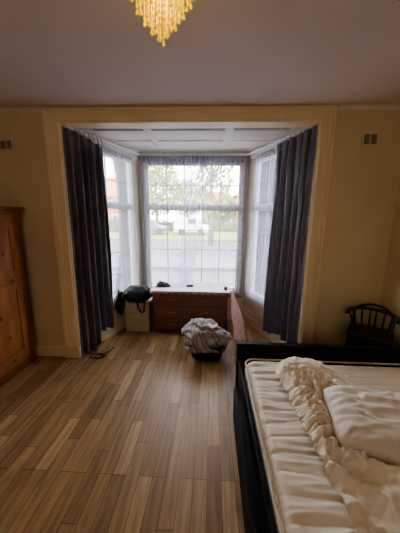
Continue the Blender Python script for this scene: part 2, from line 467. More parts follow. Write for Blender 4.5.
def heading(pts, z, parent, m, n):
    P = [Vector(p) for p in pts]
    for k in range(n):
        p = P[0].lerp(P[-1], (k + .5) / n)
        MB().tube([(p.x + .014 * math.cos(a), p.y, z + .018 * math.sin(a)) for a in [i * 2 * PI / 10 for i in range(10)]], .004, 5, True).build('hook_ring', m, parent, smooth=True)

lc = thing('blackout_curtain', 'charcoal curtain left of the bay, bunched down to the floor beside black bag', 'curtain', (-1.25, 2.62, 0), 0, 'charcoal curtains of the bay')
MI = Matrix.Translation((1.25, -2.62, 0))
o = drape([(-1.382, 2.432), (-1.315, 2.60), (-1.195, 2.85)], [(-1.380, 2.428), (-1.29, 2.545), (-1.145, 2.80)], 5.5, .030, lambda s: 2.295 - .085 * s * s, lambda s: .015 + .17 * smooth(.42, .55, s) + .02 * s, 1.7, M['curtain'], 'drape', None, .0)
o.parent = lc; o.matrix_parent_inverse = MI
for k in range(7):
    p = Vector((-1.33, 2.54)).lerp(Vector((-1.20, 2.83)), k / 6)
    q = MB().tube([(p.x, p.y, 2.275 - .075 * k * k / 36), (p.x + .012, p.y + .006, 2.29 - .04 * k / 6), (p.x, p.y, 2.309)], .004, 5).build('hook', M['steel'], None, smooth=True)
    q.parent = lc; q.matrix_parent_inverse = MI

rc = thing('blackout_curtain', 'charcoal curtain right of the bay, hem hanging clear above the floor', 'curtain', (.78, 2.75, 0), 0, 'charcoal curtains of the bay')
MI = Matrix.Translation((-.78, -2.75, 0))
o = drape([(.898, 2.434), (.82, 2.66), (.69, 2.98)], [(.899, 2.43), (.82, 2.63), (.664, 2.96)], 5.5, .030, lambda s: 2.295 - .02 * s, lambda s: .16 - .03 * math.sin(s * 9), 8.1, M['curtain'], 'drape', None, -.02)
o.parent = rc; o.matrix_parent_inverse = MI
for k in range(7):
    p = Vector((.85, 2.56)).lerp(Vector((.70, 2.96)), k / 6)
    q = MB().tube([(p.x, p.y, 2.285), (p.x - .012, p.y + .006, 2.296), (p.x, p.y, 2.309)], .004, 5).build('hook', M['steel'], None, smooth=True)
    q.parent = rc; q.matrix_parent_inverse = MI

sg = 'sheer curtains inside the bay windows'
o = drape([(-1.01, 3.52), (.475, 3.52)], [(-1.0, 3.52), (.46, 3.52)], 24, .007, 2.275, lambda s: .35, 2.2, M['sheer'], 'sheer_curtain', None, 0, 420, 16)
q = drape([(-1.01, 3.514), (.475, 3.514)], [(-1.01, 3.514), (.475, 3.514)], 24, .007, 2.278, lambda s: 2.20, 2.2, M['tape'], 'heading', o, 0, 300, 4, False)
tag(o, 'wide white sheer curtain over the middle window behind the chest', 'sheer curtain', sg)
# the gathered folds that run down the middle of the centre sheer
def gather(u, v):
    c = lerp(-.20, -.36, v) + .02 * math.sin(v * 5); w = lerp(.20, .10, smooth(0, 1, v))
    z = lerp(2.28, .5, v)
    return (c + (u - .5) * 2 * w, 3.49 + .010 * math.sin(u * 9 * 2 * PI + 2 * v) + .004 * math.sin(u * 31), z)
q = MB().grid(gather, 120, 20).build('gathered_fold', M['sheer'], o, smooth=True)
o = drape([(-1.26, 2.86), (-1.07, 3.43)], [(-1.24, 2.90), (-1.12, 3.22), (-1.00, 3.46)], 11, .006, 2.265, lambda s: .34 - .1 * s, 5.5, M['sheer2'], 'sheer_curtain', None, 0, 220, 24)
q = drape([(-1.255, 2.862), (-1.065, 3.427)], [(-1.255, 2.862), (-1.065, 3.427)], 11, .006, 2.268, lambda s: 2.19, 5.5, M['tape'], 'heading', o, 0, 160, 4, False)
tag(o, 'sheer curtain over the left window, hanging behind black bag', 'sheer curtain', sg)
o = drape([(.535, 3.43), (.735, 2.90)], [(.46, 3.46), (.58, 3.24), (.70, 3.0)], 11, .006, 2.265, lambda s: .26 + .05 * s, 6.5, M['sheer2'], 'sheer_curtain', None, 0, 220, 24)
q = drape([(.53, 3.427), (.73, 2.902)], [(.53, 3.427), (.73, 2.902)], 11, .006, 2.268, lambda s: 2.19, 6.5, M['tape'], 'heading', o, 0, 160, 4, False)
tag(o, 'sheer curtain over the right window, beside the right charcoal curtain', 'sheer curtain', sg)

# ------------------------------------------------------------------ vents
def vent(x0, x1, z0, z1, label):
    t = thing('air_vent', label, 'vent', ((x0 + x1) / 2, D, z0), 0, 'air vents on the window wall')
    w = (x1 - x0) / 2; h = z1 - z0
    MB().box(-w, w, -.008, 0, 0, .018).box(-w, w, -.008, 0, h - .018, h).box(-w, -w + .022, -.008, 0, .018, h - .018).box(w - .022, w, -.008, 0, .018, h - .018).box(-.006, .006, -.008, 0, .018, h - .018).build('frame', M['vent'], t, bevel=.002)
    MB().box(-w + .02, w - .02, -.002, 0, .016, h - .016).build('backing', M['hole'], t)
    for s in (-1, 1):
        mb = MB()
        for k in range(7):
            x = s * lerp(.014, w - .028, k / 6); mb.box(x - .002, x + .002, -.006, -.002, .02, h - .02)
        mb.build('louvre', M['hole'], t)
vent(-2.005, -1.852, 2.085, 2.19, 'cream wall vent with dark slots above the pine wardrobe')
vent(1.28, 1.43, 2.12, 2.235, 'cream wall vent with dark slots on the wall right of the bay')

# ------------------------------------------------------------------ pine wardrobe
def wardrobe():
    y0, y1 = 1.02, 2.34; xf = -1.83; xb = -2.375
    t = thing('pine_wardrobe', 'knotty orange pine wardrobe standing against the left wall', 'wardrobe', (xf, y1, 0))
    g = lambda mb, n, m, p=None, **k: mb.build(n, m, p or t, **k)
    Lx = lambda x: x - xf
    Ly = lambda y: y - y1
    X = xb - xf
    W = y0 - y1
    g(MB().box(X, -.022, W, 0, .07, 1.52), 'carcass', M['pine'], bevel=.004)
    g(MB().box(X, -.006, W - .006, .006, 0, .09), 'plinth', M['pineH'], bevel=.005)
    c = MB().box(X, .012, W - .012, .012, 1.50, 1.525).box(X, .028, W - .026, .026, 1.525, 1.55).box(X, .04, W - .036, .036, 1.55, 1.573)
    g(c, 'cornice', M['pineH'], bevel=.006)
    fr = MB().box(-.022, 0, -.06, 0, .09, 1.50).box(-.022, 0, W, W + .06, .09, 1.50).box(-.022, 0, W + .06, -.06, 1.455, 1.50).box(-.022, 0, W + .06, -.06, .09, .13).box(-.022, 0, W + .06, -.06, .885, .925)
    g(fr, 'face_frame', M['pine'], bevel=.004)
    mid = (W) / 2
    for a, b, z0, z1 in ((W + .062, mid - .002, .927, 1.453), (mid + .002, -.062, .927, 1.453), (W + .062, mid - .002, .132, .883), (mid + .002, -.062, .132, .883)):
        d = MB()
        s = .075
        d.box(-.018, .004, a, a + s, z0, z1).box(-.018, .004, b - s, b, z0, z1).box(-.018, .004, a + s, b - s, z0, z0 + s).box(-.018, .004, a + s, b - s, z1 - s, z1)
        d.box(-.018, -.006, a + s, b - s, z0 + s, z1 - s)
        door = g(d, 'door', M['pine'], bevel=.004)
        yk = (a + .035) if b > -.1 else (b - .035)
        zk = z0 + .1 if z0 > .5 else z1 - .12
        kb = MB().lathe([(.006, 0), (.008, .012), (.017, .022), (.014, .032), (.004, .036)], n=14)
        kb.v = [(.004 + z, yk + y, zk + x) for x, y, z in kb.v]
        kb.build('knob', M['pineH'], door, smooth=True)
wardrobe()

# ------------------------------------------------------------------ chest of drawers
def chest():
    x0, x1, yf, yb, h = -.745, .212, 3.035, 3.455, .575
    t = thing('chest_of_drawers', 'red-brown wooden chest of drawers standing in the bay', 'chest of drawers', (x0, yf, 0))
    W, Dp = x1 - x0, yb - yf
    MB().box(0, .02, 0.016, Dp, 0, h - .02).box(W - .02, W, 0.016, Dp, 0, h - .02).box(.02, W - .02, Dp - .01, Dp, .05, h - .02).box(.02, W - .02, .016, Dp, .05, .07).box(.02, W - .02, .02, Dp - .01, h - .05, h - .02).build('carcass', M['mahogT'], t, bevel=.003)
    MB().box(.02, W - .02, .03, .045, 0, .05).build('plinth', M['mahogT'], t)
    MB().box(-.012, W + .012, -.006, Dp, h - .02, h).build('top', M['mahog'], t, bevel=.004)
    zs = [.06, .215, .38, .545]
    for a, b in zip(zs, zs[1:]):
        d = MB().box(.024, W - .024, 0, .018, a + .004, b - .004)
        d.box(.036, W - .036, .018, Dp - .03, a + .02, a + .03)
        dr = d.build('drawer', M['mahog'], t, bevel=.004)
        for u in (.27, .69):
            hx = W * u; hz = (a + b) / 2 + .01
            MB().tube([(hx - .045, 0, hz), (hx - .04, -.018, hz - .004), (hx, -.024, hz - .008), (hx + .04, -.018, hz - .004), (hx + .045, 0, hz)], .005, 6).build('handle', M['metal'], dr, smooth=True)
chest()
def cover():
    x0, x1, y0, y1, z = -.765, .235, 3.02, 3.462, .5765
    o = thing('chest_cover', 'white cotton cover spread on top of the chest of drawers', 'cover', (x0, y0, z))
    W, Dp = x1 - x0, y1 - y0
    def fn(u, v):
        return (u * W, v * Dp, .004 + .003 * abs(fbm((u * 9, v * 5, 1))))
    MB().grid(fn, 60, 26).build('cloth', M['lace'], o, smooth=True, solid=.002)
    def fr(u, v):
        d = .028 + .008 * math.sin(u * 70) + .006 * fbm((u * 20, 3, 1))
        return (u * W, -.004 - .005 * v, .003 - v * d)
    MB().grid(fr, 140, 4).build('border', M['laceE'], o, smooth=True, solid=.002)
cover()

def lump(name, label, cat, loc, sx, sy, sz, m, seed=0, amp=.25, freq=2.2, lv=4, base=.0, group=None, parent=None, ridge=.0):
    bm = bmesh.new(); bmesh.ops.create_icosphere(bm, subdivisions=lv, radius=1)
    for v in bm.verts:
        p = v.co.copy()
        d = 1 + amp * fbm((p.x * freq + seed, p.y * freq, p.z * freq), 4)
        if ridge:
            d += ridge * (1 - abs(noise.noise(Vector((p.x * freq * 1.4 + seed, p.y * freq * 1.4 + 3, p.z * freq * 1.4)))) * 2.2)
        v.co = Vector((p.x * sx * d, p.y * sy * d, max(base, p.z * d) * sz))
    me = bpy.data.meshes.new(name); bm.to_mesh(me); bm.free()
    for p in me.polygons: p.use_smooth = True
    me.materials.append(m)
    o = bpy.data.objects.new(name, me); C.objects.link(o); o.location = loc
    if parent: o.parent = parent
    if label: tag(o, label, cat, group)
    return o
lump('scrunched_cloth', 'small dark brown scrunched cloth at the left end of chest top', 'cloth', (-.64, 3.22, .583), .085, .05, .055, M['darkb'], 3, .5, 2.5, 4)
# small dark remote-like case on the cover
t = thing('glasses_case', 'small black case lying mid way along the white chest cover', 'case', (-.285, 3.25, .583), .2)
MB().box(-.045, .045, -.018, .018, .002, .014).build('case', M['blackp'], t, bevel=.005)
MB().box(-.0455, .0455, -.0185, .0185, .0145, .022).build('lid', M['blackp'], t, bevel=.004)
t = thing('trinket_pot', 'small brown pot at the right end of the chest top', 'pot', (.19, 3.12, .5835))
MB().lathe([(.018, 0), (.026, .012), (.026, .03), (.02, .038), (.02, .042)], n=16).build('bowl', M['mahogT'], t, smooth=True)
MB().lathe([(.021, .0425), (.012, .05), (.004, .052), (.005, .058), (.001, .06)], n=14).build('lid', M['metal'], t, smooth=True)

# pink floral board leaning on the right of the chest
def pinkboard():
    t = thing('floral_board', 'pink floral covered board leaning against the right end of the chest', 'board', (0, 0, 0))
    # outline in board plane : wide at the floor, narrow at top
    P = [Vector((.30, 2.93, .0)), Vector((.455, 2.87, .0)), Vector((.262, 3.02, .60)), Vector((.238, 3.05, .605))]
    def fn(u, v):
        a = P[0].lerp(P[1], u); b = P[3].lerp(P[2], u)
        p = a.lerp(b, v)
        w = .006 * math.sin(v * 9 + u * 4) + .03 * math.sin(PI * v) * u
        return (p.x + w, p.y, p.z + .004)
    MB().grid(fn, 14, 30).build('cover', M['pink'], t, smooth=True, solid=.018)
    q = [fn(1, i / 20) for i in range(21)]
    MB().tube([(x + .004, y - .010, z + .004) for x, y, z in q], .006, 6).build('piping', M['laceE'], t, smooth=True)
pinkboard()

# carton and bag to the left of the chest
def carton():
    x0, x1, y0, y1, h = -1.115, -.795, 3.06, 3.36, .395
    t = thing('storage_box', 'pale lidded storage box under the black bag, left of chest', 'box', (x0, y0, 0))
    W, Dp = x1 - x0, y1 - y0
    MB().prism([(.004, .004), (W - .004, .004), (W - .004, Dp - .004), (.06, Dp - .004)], 0, h - .13).build('body', M['carton'], t, bevel=.004)
    MB().prism([(0, 0), (W, 0), (W, Dp), (.055, Dp)], h - .13, h).build('lid', M['carton'], t, bevel=.005)
    MB().box(W * .2, W * .5, -.003, .002, h - .134, h - .126).build('lid_lip', M['hole'], t)
carton()
def bag():
    t = thing('duffel_bag', 'soft black bag slumped on top of the pale storage box', 'bag', (-.965, 3.16, .398))
    o = lump('body', None, None, (.0, -.015, .095), .185, .125, .115, M['blackf'], 5, .18, 1.8, 4, -.86, parent=t, ridge=.04)
    o2 = lump('side_pocket', None, None, (-.20, -.125, .01), .058, .06, .15, M['blackf'], 12, .3, 1.8, 4, -1.2, parent=t, ridge=.05)
    # carrying strap hanging down the front of the box
    y = -.128
    MB().tube([(.02, -.1, .06), (.025, y, .02), (.035, y, -.05), (.06, y - .002, -.10), (.085, y, -.115), (.11, y, -.10), (.115, y, -.03), (.115, y, .02), (.11, -.1, .06)], .011, 8).build('strap', M['blackf'], t, smooth=True)
    MB().tube([(-.19, -.10, .09), (-.12, -.08, .17), (0, -.06, .200), (.09, -.05, .195), (.15, -.05, .13)], .009, 8).build('handle', M['blackf'], t, smooth=True)
    MB().tube([(-.13, 0, .185), (0, .01, .203), (.14, 0, .185)], .005, 6).build('zip', M['blackp'], t, smooth=True)
bag()

# laundry basket with bedding
def basket():
    cx, cy, rz = -.03, 2.545, .12
    t = thing('laundry_basket', 'dark plastic laundry basket on the floor before the chest', 'basket', (cx, cy, 0), -rz)
    def ring(w, d, z, n=40):
        out = []
        for k in range(n):
            a = 2 * PI * k / n; c, s = math.cos(a), math.sin(a); e = .55
            out.append((w * math.copysign(abs(c) ** e, c), d * math.copysign(abs(s) ** e, s), z))
        return out
    n = 40; mb = MB()
    R = [ring(.155, .12, .002), ring(.165, .13, .03), ring(.185, .15, .15), ring(.195, .158, .17), ring(.195, .158, .178), ring(.178, .142, .176), ring(.158, .122, .035), ring(.14, .105, .012)]
    vs = [v for r in R for v in r]; fs = []
    for i in range(len(R) - 1):
        for k in range(n): fs.append((i * n + k, i * n + (k + 1) % n, (i + 1) * n + (k + 1) % n, (i + 1) * n + k))
    fs.append(tuple(range(n))); fs.append(tuple(range((len(R) - 1) * n, len(R) * n)))
    mb.add(vs, fs).build('tub', M['basket'], t, smooth=True)
    MB().tube(ring(.198, .161, .176), .007, 6, True).build('rim', M['basket'], t, smooth=True)
basket()
def bedding():
    bm = bmesh.new(); bmesh.ops.create_icosphere(bm, subdivisions=5, radius=1)
    for v in bm.verts:
        p = v.co.copy()
        wv = noise.noise_vector(Vector((p.x * 1.5 + 4, p.y * 1.5, p.z * 1.5))) * .9
        n1 = wv.x
        r = 1 - abs(noise.noise(Vector((p.x * 1.7 + 9, p.y * 1.7, p.z * 2.4)) + wv * 1.4)) * 2.4
        r2 = 1 - abs(noise.noise(Vector((p.x * 3.6 + 2, p.y * 3.6, p.z * 4.6)) + wv * 2)) * 2.2
        d = .84 + .14 * n1 + .20 * r + .09 * r2
        x = p.x * .245 * d; y = p.y * .195 * d; z = p.z * .19 * d
        # drops over the left side of the basket, peaks to the back left
        z += (.045 * smooth(.1, -.12, x) * smooth(-.1, .15, y) - .03 * smooth(0, .2, x)) * (1 if p.z > 0 else .3)
        z += -.05 * smooth(-.05, -.2, x) * (1 if p.z < 0 else 0)
        v.co = Vector((x, y, max(z, -.12)))
    me = bpy.data.meshes.new('bedding_heap'); bm.to_mesh(me); bm.free()
    for p in me.polygons: p.use_smooth = True
    me.materials.append(M['bedding'])
    o = bpy.data.objects.new('crumpled_bedding', me); C.objects.link(o); o.location = (-.035, 2.56, .205)
    tag(o, 'crumpled grey and beige bedding heaped over the laundry basket', 'bedding')
bedding()

# cable, plastic bag on the bay floor
pts = []
for i in range(60):
    a = i / 59
    if a < .55:
        th = a / .55 * 3.6 * PI; r = .045 + .02 * math.sin(th * .6)
        pts.append((-1.20 + r * 1.5 * math.cos(th) + .03 * a, 2.44 + r * math.sin(th) * .9, .006 + .01 * a))
    else:
        b = (a - .55) / .45; pts.append((-1.16 + .06 * b, 2.47 + .16 * b + .02 * math.sin(b * 9), .010))
o = MB().tube(pts, .005, 6).build('power_cable', M['blackp'], None, smooth=True)
tag(o, 'thin black cable coiled on the floor by the left charcoal curtain', 'cable')
lump('carrier_bag', 'crumpled pale plastic bag on the bay floor behind the bed', 'plastic bag', (.70, 2.66, .001), .10, .07, .06, M['bag'], 8, .5, 2.4, 4, 0)

# ------------------------------------------------------------------ chair in the corner
def chair():
    t = thing('low_back_chair', 'dark wooden chair with low curved back rail in the right corner', 'chair', (1.425, 2.165, 0), -.62)
    st = M['stool']
    w, d = .165, .15
    MB().prism([(-w, -d), (w, -d), (w + .01, d * .5), (w - .05, d), (-w + .05, d), (-w - .01, d * .5)], .485, .515).build('seat', st, t, bevel=.008)
    MB().box(-w + .01, w - .01, -d + .01, -d + .03, .40, .485).box(-w + .01, w - .01, d - .04, d - .02, .40, .485).box(-w + .01, -w + .03, -d + .03, d - .04, .40, .485).box(w - .03, w - .01, -d + .03, d - .04, .40, .485).build('apron', st, t, bevel=.004)
    for sx, sy in ((-1, -1), (1, -1), (-1, 1), (1, 1)):
        x, y = sx * (w - .02), sy * (d - .035)
        top = .70 if sy < 0 or True else .485
        MB().tube([(x * 1.12, y * 1.1, 0), (x * 1.06, y * 1.05, .25), (x, y, .485), (x * 1.02, y * 1.0, .58), (x * 1.04, y * 1.0, .676)], [.012, .016, .015, .012, .012], 10).build('leg', st, t, smooth=True)
    # curved arm and back rail
    rail = []
    for k in range(25):
        a = PI * k / 24
        rail.append((-(w + .012) * math.cos(a), -d + .02 + (2 * d) * math.sin(a) ** .7 * .85, .675))
    mb = MB()
    vs = []
    for x, y, z in rail:
        l = math.hypot(x, y + .03); ux, uy = x / l, (y + .03) / l
        for o_, dz in ((-.022, 0), (.022, 0), (.022, .022), (-.022, .022)): vs.append((x + ux * o_, y + uy * o_, z + dz))
    fs = [(i * 4 + k, i * 4 + (k + 1) % 4, i * 4 + 4 + (k + 1) % 4, i * 4 + 4 + k) for i in range(24) for k in range(4)] + [(0, 1, 2, 3), (99, 98, 97, 96)]
    mb.add(vs, fs).build('arm_rail', st, t, bevel=.005)
    crest = [(x * .9, y + .005, z + .022 + .028 * math.sin(PI * i / 14)) for i, (x, y, z) in enumerate(rail[5:20])]
    MB().tube(crest, .011, 8).build('crest', st, t, smooth=True)
    for k in (5, 8, 11, 13, 16, 19):
        x, y, z = rail[k]
        MB().tube([(x * .85, y * .85, .51), (x * .95, y * .95, .60), (x, y, .676)], [.006, .009, .006], 8).build('spindle', st, t, smooth=True)
    MB().tube([(-w + .02, -d + .03, .22), (w - .02, -d + .03, .22)], .008, 8).build('stretcher', st, t, smooth=True)
    MB().tube([(-w + .01, d - .03, .22), (w - .01, d - .03, .22)], .008, 8).build('stretcher', st, t, smooth=True)
chair()

# ------------------------------------------------------------------ bed
BX0, BX1, BY1, BY0 = .222, 1.645, 1.93, -.08
def bed():
    t = thing('bed_frame', 'low black bed frame with a plain footboard along the right', 'bed', (BX0, BY1, 0))
    W = BX1 - BX0; L = BY0 - BY1
    bk = M['black']
    MB().box(0, W, -.05, 0, 0, .50).build('footboard', bk, t, bevel=.005)
    MB().box(.012, .034, L, -.05, .10, .375).build('side_rail', bk, t, bevel=.004)
    MB().box(W - .034, W - .012, L, -.05, .10, .375).build('side_rail', bk, t, bevel=.004)
    MB().box(-.042, -.022, L + .25, -.30, .06, .30).build('drawer_front', bk, t, bevel=.004)
    MB().box(-.022, .012, L + .3, -.35, .09, .26).build('drawer_box', bk, t)
    MB().box(0, W, L - .05, L, 0, .70).build('headboard', bk, t, bevel=.005)
    mb = MB()
    for k in range(14):
        y = lerp(-.12, L + .1, k / 13); mb.box(.034, W - .034, y - .035, y + .035, .20, .218)
    mb.build('slats', bk, t)
bed()
MT = .435
MX0, MX1, MY0, MY1 = .268, 1.60, -.06, 1.80
def mattress():
    t = thing('mattress', 'cream quilted mattress on the black bed frame, partly uncovered', 'mattress', (MX0, MY0, .22))
    W, L, h, r, rc_ = MX1 - MX0, MY1 - MY0, MT - .22, .05, .07
    def axis(n, T):
        a = [0, .006, .014, .024, .036, .05]
        return a + [lerp(.05, T - .05, i / n) for i in range(1, n)] + [T - x for x in reversed(a)]
    xs, ys = axis(80, W), axis(300, L)
    def quilt(x, y):
        d = min(x, W - x, y, L - y)
        s = abs(math.sin(PI * (y + .035 * fbm((x * 3.5, y * 3, 2))) / .088))
        q = (.012 * (s ** .33) + .004 * fbm((x * 5, y * 9, 1))) * smooth(.004, .05, d) * (1 - .75 * smooth(.42, .60, x) * smooth(1.0, 1.15, y))
        q += .007 * (1 - abs(noise.noise(Vector((x * 4 + 2, y * 26, 3)))) * 2) * smooth(0, .05, d) * (1 - .8 * smooth(.42, .60, x))
        return q - .020
    def P(x, y):
        # round the plan corners
        X, Y = x, y
        for cx, sx in ((rc_, -1), (W - rc_, 1)):
            for cy, sy in ((rc_, -1), (L - rc_, 1)):
                dx, dy = (x - cx) * sx, (y - cy) * sy
                if dx > 0 and dy > 0:
                    m = max(dx, dy); l = math.hypot(dx, dy); f = m / l
                    X, Y = cx + sx * dx * f, cy + sy * dy * f
        d = min(x, W - x, y, L - y)
        z = h if d >= r else h - r + math.sqrt(max(0, r * r - (r - d) ** 2))
        return (X, Y, z + quilt(x, y))
    nx, ny = len(xs), len(ys)
    vs = [P(x, y) for y in ys for x in xs]
    fs = [(j * nx + i, j * nx + i + 1, (j + 1) * nx + i + 1, (j + 1) * nx + i) for j in range(ny - 1) for i in range(nx - 1)]
    loop = [i for i in range(nx)] + [j * nx + nx - 1 for j in range(1, ny)] + [(ny - 1) * nx + i for i in range(nx - 2, -1, -1)] + [j * nx for j in range(ny - 2, 0, -1)]
    base = len(vs); n = len(loop)
    for q, z in enumerate((.12, .06, 0)):
        vs += [(vs[i][0], vs[i][1], z) for i in loop]
        for k in range(n):
            a, b = (loop[k], loop[(k + 1) % n]) if q == 0 else (base + (q - 1) * n + k, base + (q - 1) * n + (k + 1) % n)
            fs.append((a, base + q * n + k, base + q * n + (k + 1) % n, b))
    fs.append(tuple(range(base + 2 * n, base + 3 * n)))
    o = MB().add(vs, fs).build('body', M['matt'], t, smooth=True)
    o.data.materials.append(M['damask'])
    for p in o.data.polygons:
        c = p.center
        if c.x > .60 and c.y > 1.1 and c.z > h - .06: p.material_index = 1
    e = [(vs[i][0], vs[i][1]) for i in loop]
    MB().tube([(lerp(x, W / 2, .004), lerp(y, L / 2, .004), h - .014) for x, y in e], .007, 6, True).build('piping', M['piping'], t, smooth=True)
mattress()

def sheet():
    lx = [(.25, .52), (.70, .505), (.80, .505), (.92, .50), (.99, .485), (1.12, .482), (1.26, .475), (1.43, .47), (1.58, .452), (1.64, .462), (1.70, .56), (1.755, .67)]
    rx = [(.25, 1.55), (.90, 1.52), (1.0, 1.32), (1.15, 1.12), (1.3, 1.0), (1.45, .92), (1.64, .855), (1.71, .80), (1.755, .70)]
    y0, y1 = .25, 1.755
    nu, nv = 200, 330
    def fn(u, v):
        y = lerp(y0, y1, v); a, b = interp(lx, y), interp(rx, y)
        a += .012 * noise.noise(Vector((3, y * 14, 0)))
        x = lerp(a, b, u)
        d = min(x - a, (b - x), (y1 - y) * .8)
        z = MT + .006 + .034 * smooth(0, .05, d)
        # puffed turned-back corner at the far left
        z += .045 * math.exp(-(((x - .60) / .15) ** 2 + ((y - 1.64) / .10) ** 2)) * smooth(0, .04, d)
        # gathered ruffles along the elastic
        band = math.exp(-(((x - (.60 + .25 * (1.45 - y) * (y > 1.15))) / .16) ** 2)) * smooth(.80, .98, y) * smooth(1.62, 1.5, y)
        w = noise.noise(Vector((x * 5, y * 5, 1)))
        q = y * 1.0 - x * .25
        r1 = 1 - abs(noise.noise(Vector((x * 8 + w * 2, q * 30 + w * 3.0, 5)))) * 2
        r2 = 1 - abs(noise.noise(Vector((x * 16 + w, q * 22 - w * 3, 8)))) * 2
        r3 = 1 - abs(noise.noise(Vector((x * 26 + w * 2, q * 44 + w * 4, 15)))) * 2
        z += band * (.030 * r1 + .022 * r2 + .014 * r3)
        # diagonal elastic ruffle on the right edge
        band2 = smooth(.14, .05, b - x) * smooth(1.3, 1.45, y)
        z += band2 * .016 * math.sin((x * .9 + y * .6) * 150 + 4 * w)
        # flat lower part: long soft folds
        low = smooth(1.02, .86, y)
        f = 1 - abs(noise.noise(Vector(((x * .95 + y * .8) * 5.0 + w, (y - x) * 2.0, 11)))) * 2
        z += low * (.034 * f + .014 * fbm((x * 11, y * 11, 3)))
        z += .006 * fbm((x * 22, y * 22, 6), 3) + .006 * (1 - abs(noise.noise(Vector((x * 14 + w, y * 18 - w, 9)))) * 2)
        pu, pv = (x - 1.005) * .98 - (y - 1.10) * .2, (x - 1.005) * .2 + (y - 1.10) * .98
        z = lerp(z, MT + .012, smooth(1.05, .85, max(abs(pu) / .40, abs(pv) / .225)))
        z = max(z, MT + .005)
        return (x, y, z)
    o = MB().grid(fn, nu, nv).build('fitted_sheet', M['sheet'], None, smooth=True, solid=.003)
    tag(o, 'rumpled ivory fitted sheet pulled loose across the middle of mattress', 'bed sheet')
sheet()

def pillow():
    cx, cy, z0 = 1.005, 1.10, MT + .016
    t = thing('pillow', 'plump cream pillow lying on the rumpled bed sheet', 'pillow', (cx, cy, z0), -.20)
    w, d, h = .40, .225, .082
    bm = bmesh.new()
    n, m = 64, 44; V = {}
    for sgn in (1, -1):
        for j in range(m + 1):
            for i in range(n + 1):
                u, v = i / n * 2 - 1, j / m * 2 - 1
                edge = i in (0, n) or j in (0, m)
                if edge and sgn < 0:
                    continue
                # sides pulled in between the corners
                X = w * u * (1 - .03 * (1 - v * v) - .07 * abs(v) ** 6); Y = d * v * (1 - .03 * (1 - u * u) - .09 * abs(u) ** 8)
                f = max(0, (1 - u ** 4) * (1 - v ** 4)) ** .5
                wr = 0
                if sgn > 0:
                    wn = noise.noise(Vector((u * 2, v * 2, 4)))
                    wr = .014 * (1 - abs(noise.noise(Vector((u * 2.6 + wn * 1.5, v * 3.2 + wn, 7)))) * 2) + .006 * (1 - abs(noise.noise(Vector((u * 6 + wn, v * 5, 2)))) * 2)
                    wr *= min(1, f * 1.6)
                Z = sgn * (h if sgn > 0 else .035) * f + wr
                V[(sgn, i, j)] = bm.verts.new((X, Y, Z + .035))
    g = lambda s, i, j: V.get((s, i, j)) or V[(1, i, j)]
    for s in (1, -1):
        for j in range(m):
            for i in range(n):
                q = [g(s, i, j), g(s, i + 1, j), g(s, i + 1, j + 1), g(s, i, j + 1)]
                bm.faces.new(q if s > 0 else q[::-1])
    me = bpy.data.meshes.new('case'); bm.to_mesh(me); bm.free()
    for p in me.polygons: p.use_smooth = True
    me.materials.append(M['pillow'])
    o = bpy.data.objects.new('case', me); C.objects.link(o); o.parent = t
    e = []
    for i in range(n + 1): u = i / n * 2 - 1; e.append((w * u * .93, -d * (1 - .03 * (1 - u * u) - .09 * abs(u) ** 8), .035))
    MB().tube(e, .004, 6).build('seam', M['piping'], t, smooth=True)
pillow()

# ------------------------------------------------------------------ chandelier
def chandelier():
    cx, cy = -.196, 1.03
    t = thing('chandelier', 'lit gold bead chandelier hanging from the ceiling', 'chandelier', (cx, cy, H))
    g = M['gold']
    MB().lathe([(.001, -.03), (.05, -.026), (.06, -.012), (.062, 0)], n=32).build('ceiling_plate', g, t, smooth=True)
    MB().tube([(0, 0, -.02), (0, 0, -.12)], .006, 8).build('stem', g, t, smooth=True)
    tiers = [(.150, 26, -.05, -.130), (.122, 21, -.07, -.185), (.098, 18, -.09, -.222), (.072, 14, -.10, -.262), (.047, 10, -.11, -.292), (.026, 7, -.115, -.312), (.010, 2, -.12, -.343)]
    for r, n, zt, zb in tiers:
        MB().tube([(r * math.cos(2 * PI * k / 40), r * math.sin(2 * PI * k / 40), zt) for k in range(40)], .004, 6, True).build('ring', g, t, smooth=True)
        sp = MB()
        for k in range(4):
            a = PI / 2 * k; sp.tube([(0, 0, -.03), (r * math.cos(a), r * math.sin(a), zt)], .002, 5)
        sp.build('spoke', g, t)
        for var in range(2):
            mb = MB(); L = zt - zb - (.012 * var)
            # bead string: slim rods and round beads ending in a teardrop
            prof = []; z = 0
            while z < L - .028:
                seg_ = .0185
                prof += [(.0018, -z), (.0038, -z - .003), (.0038, -z - seg_ + .005), (.0016, -z - seg_ + .001)]
                z += seg_
            prof += [(.001, -L + .020), (.0035, -L + .014), (.0062, -L + .006), (.0045, -L + .001), (.0008, -L)]
            mb.lathe(prof, n=7)
            me = mb.mesh('bead_strand', M['crystal'], True)
            for k in range(var, n, 2):
                a = 2 * PI * (k + .3 * var) / n
                o = bpy.data.objects.new('bead_strand', me); C.objects.link(o); o.parent = t
                o.location = (r * math.cos(a), r * math.sin(a), zt); o.rotation_euler = (0, 0, a)
    for k in range(3):
        a = 2 * PI * k / 3
        b = MB().lathe([(.004, .03), (.012, .022), (.014, .01), (.010, 0), (.006, -.012), (.006, -.02)], (.05 * math.cos(a), .05 * math.sin(a)), 12)
        b.v = [(x, y, -z - .09) for x, y, z in b.v]
        b.build('bulb', M['bulb'], t, smooth=True)
    li = bpy.data.lights.new('chandelier_glow', 'POINT'); li.energy = 1.6; li.color = (1, .66, .3); li.shadow_soft_size = .06
    lo = bpy.data.objects.new('chandelier_glow', li); C.objects.link(lo); lo.location = (cx, cy, H - .2)
CHAND = 3.0
chandelier()

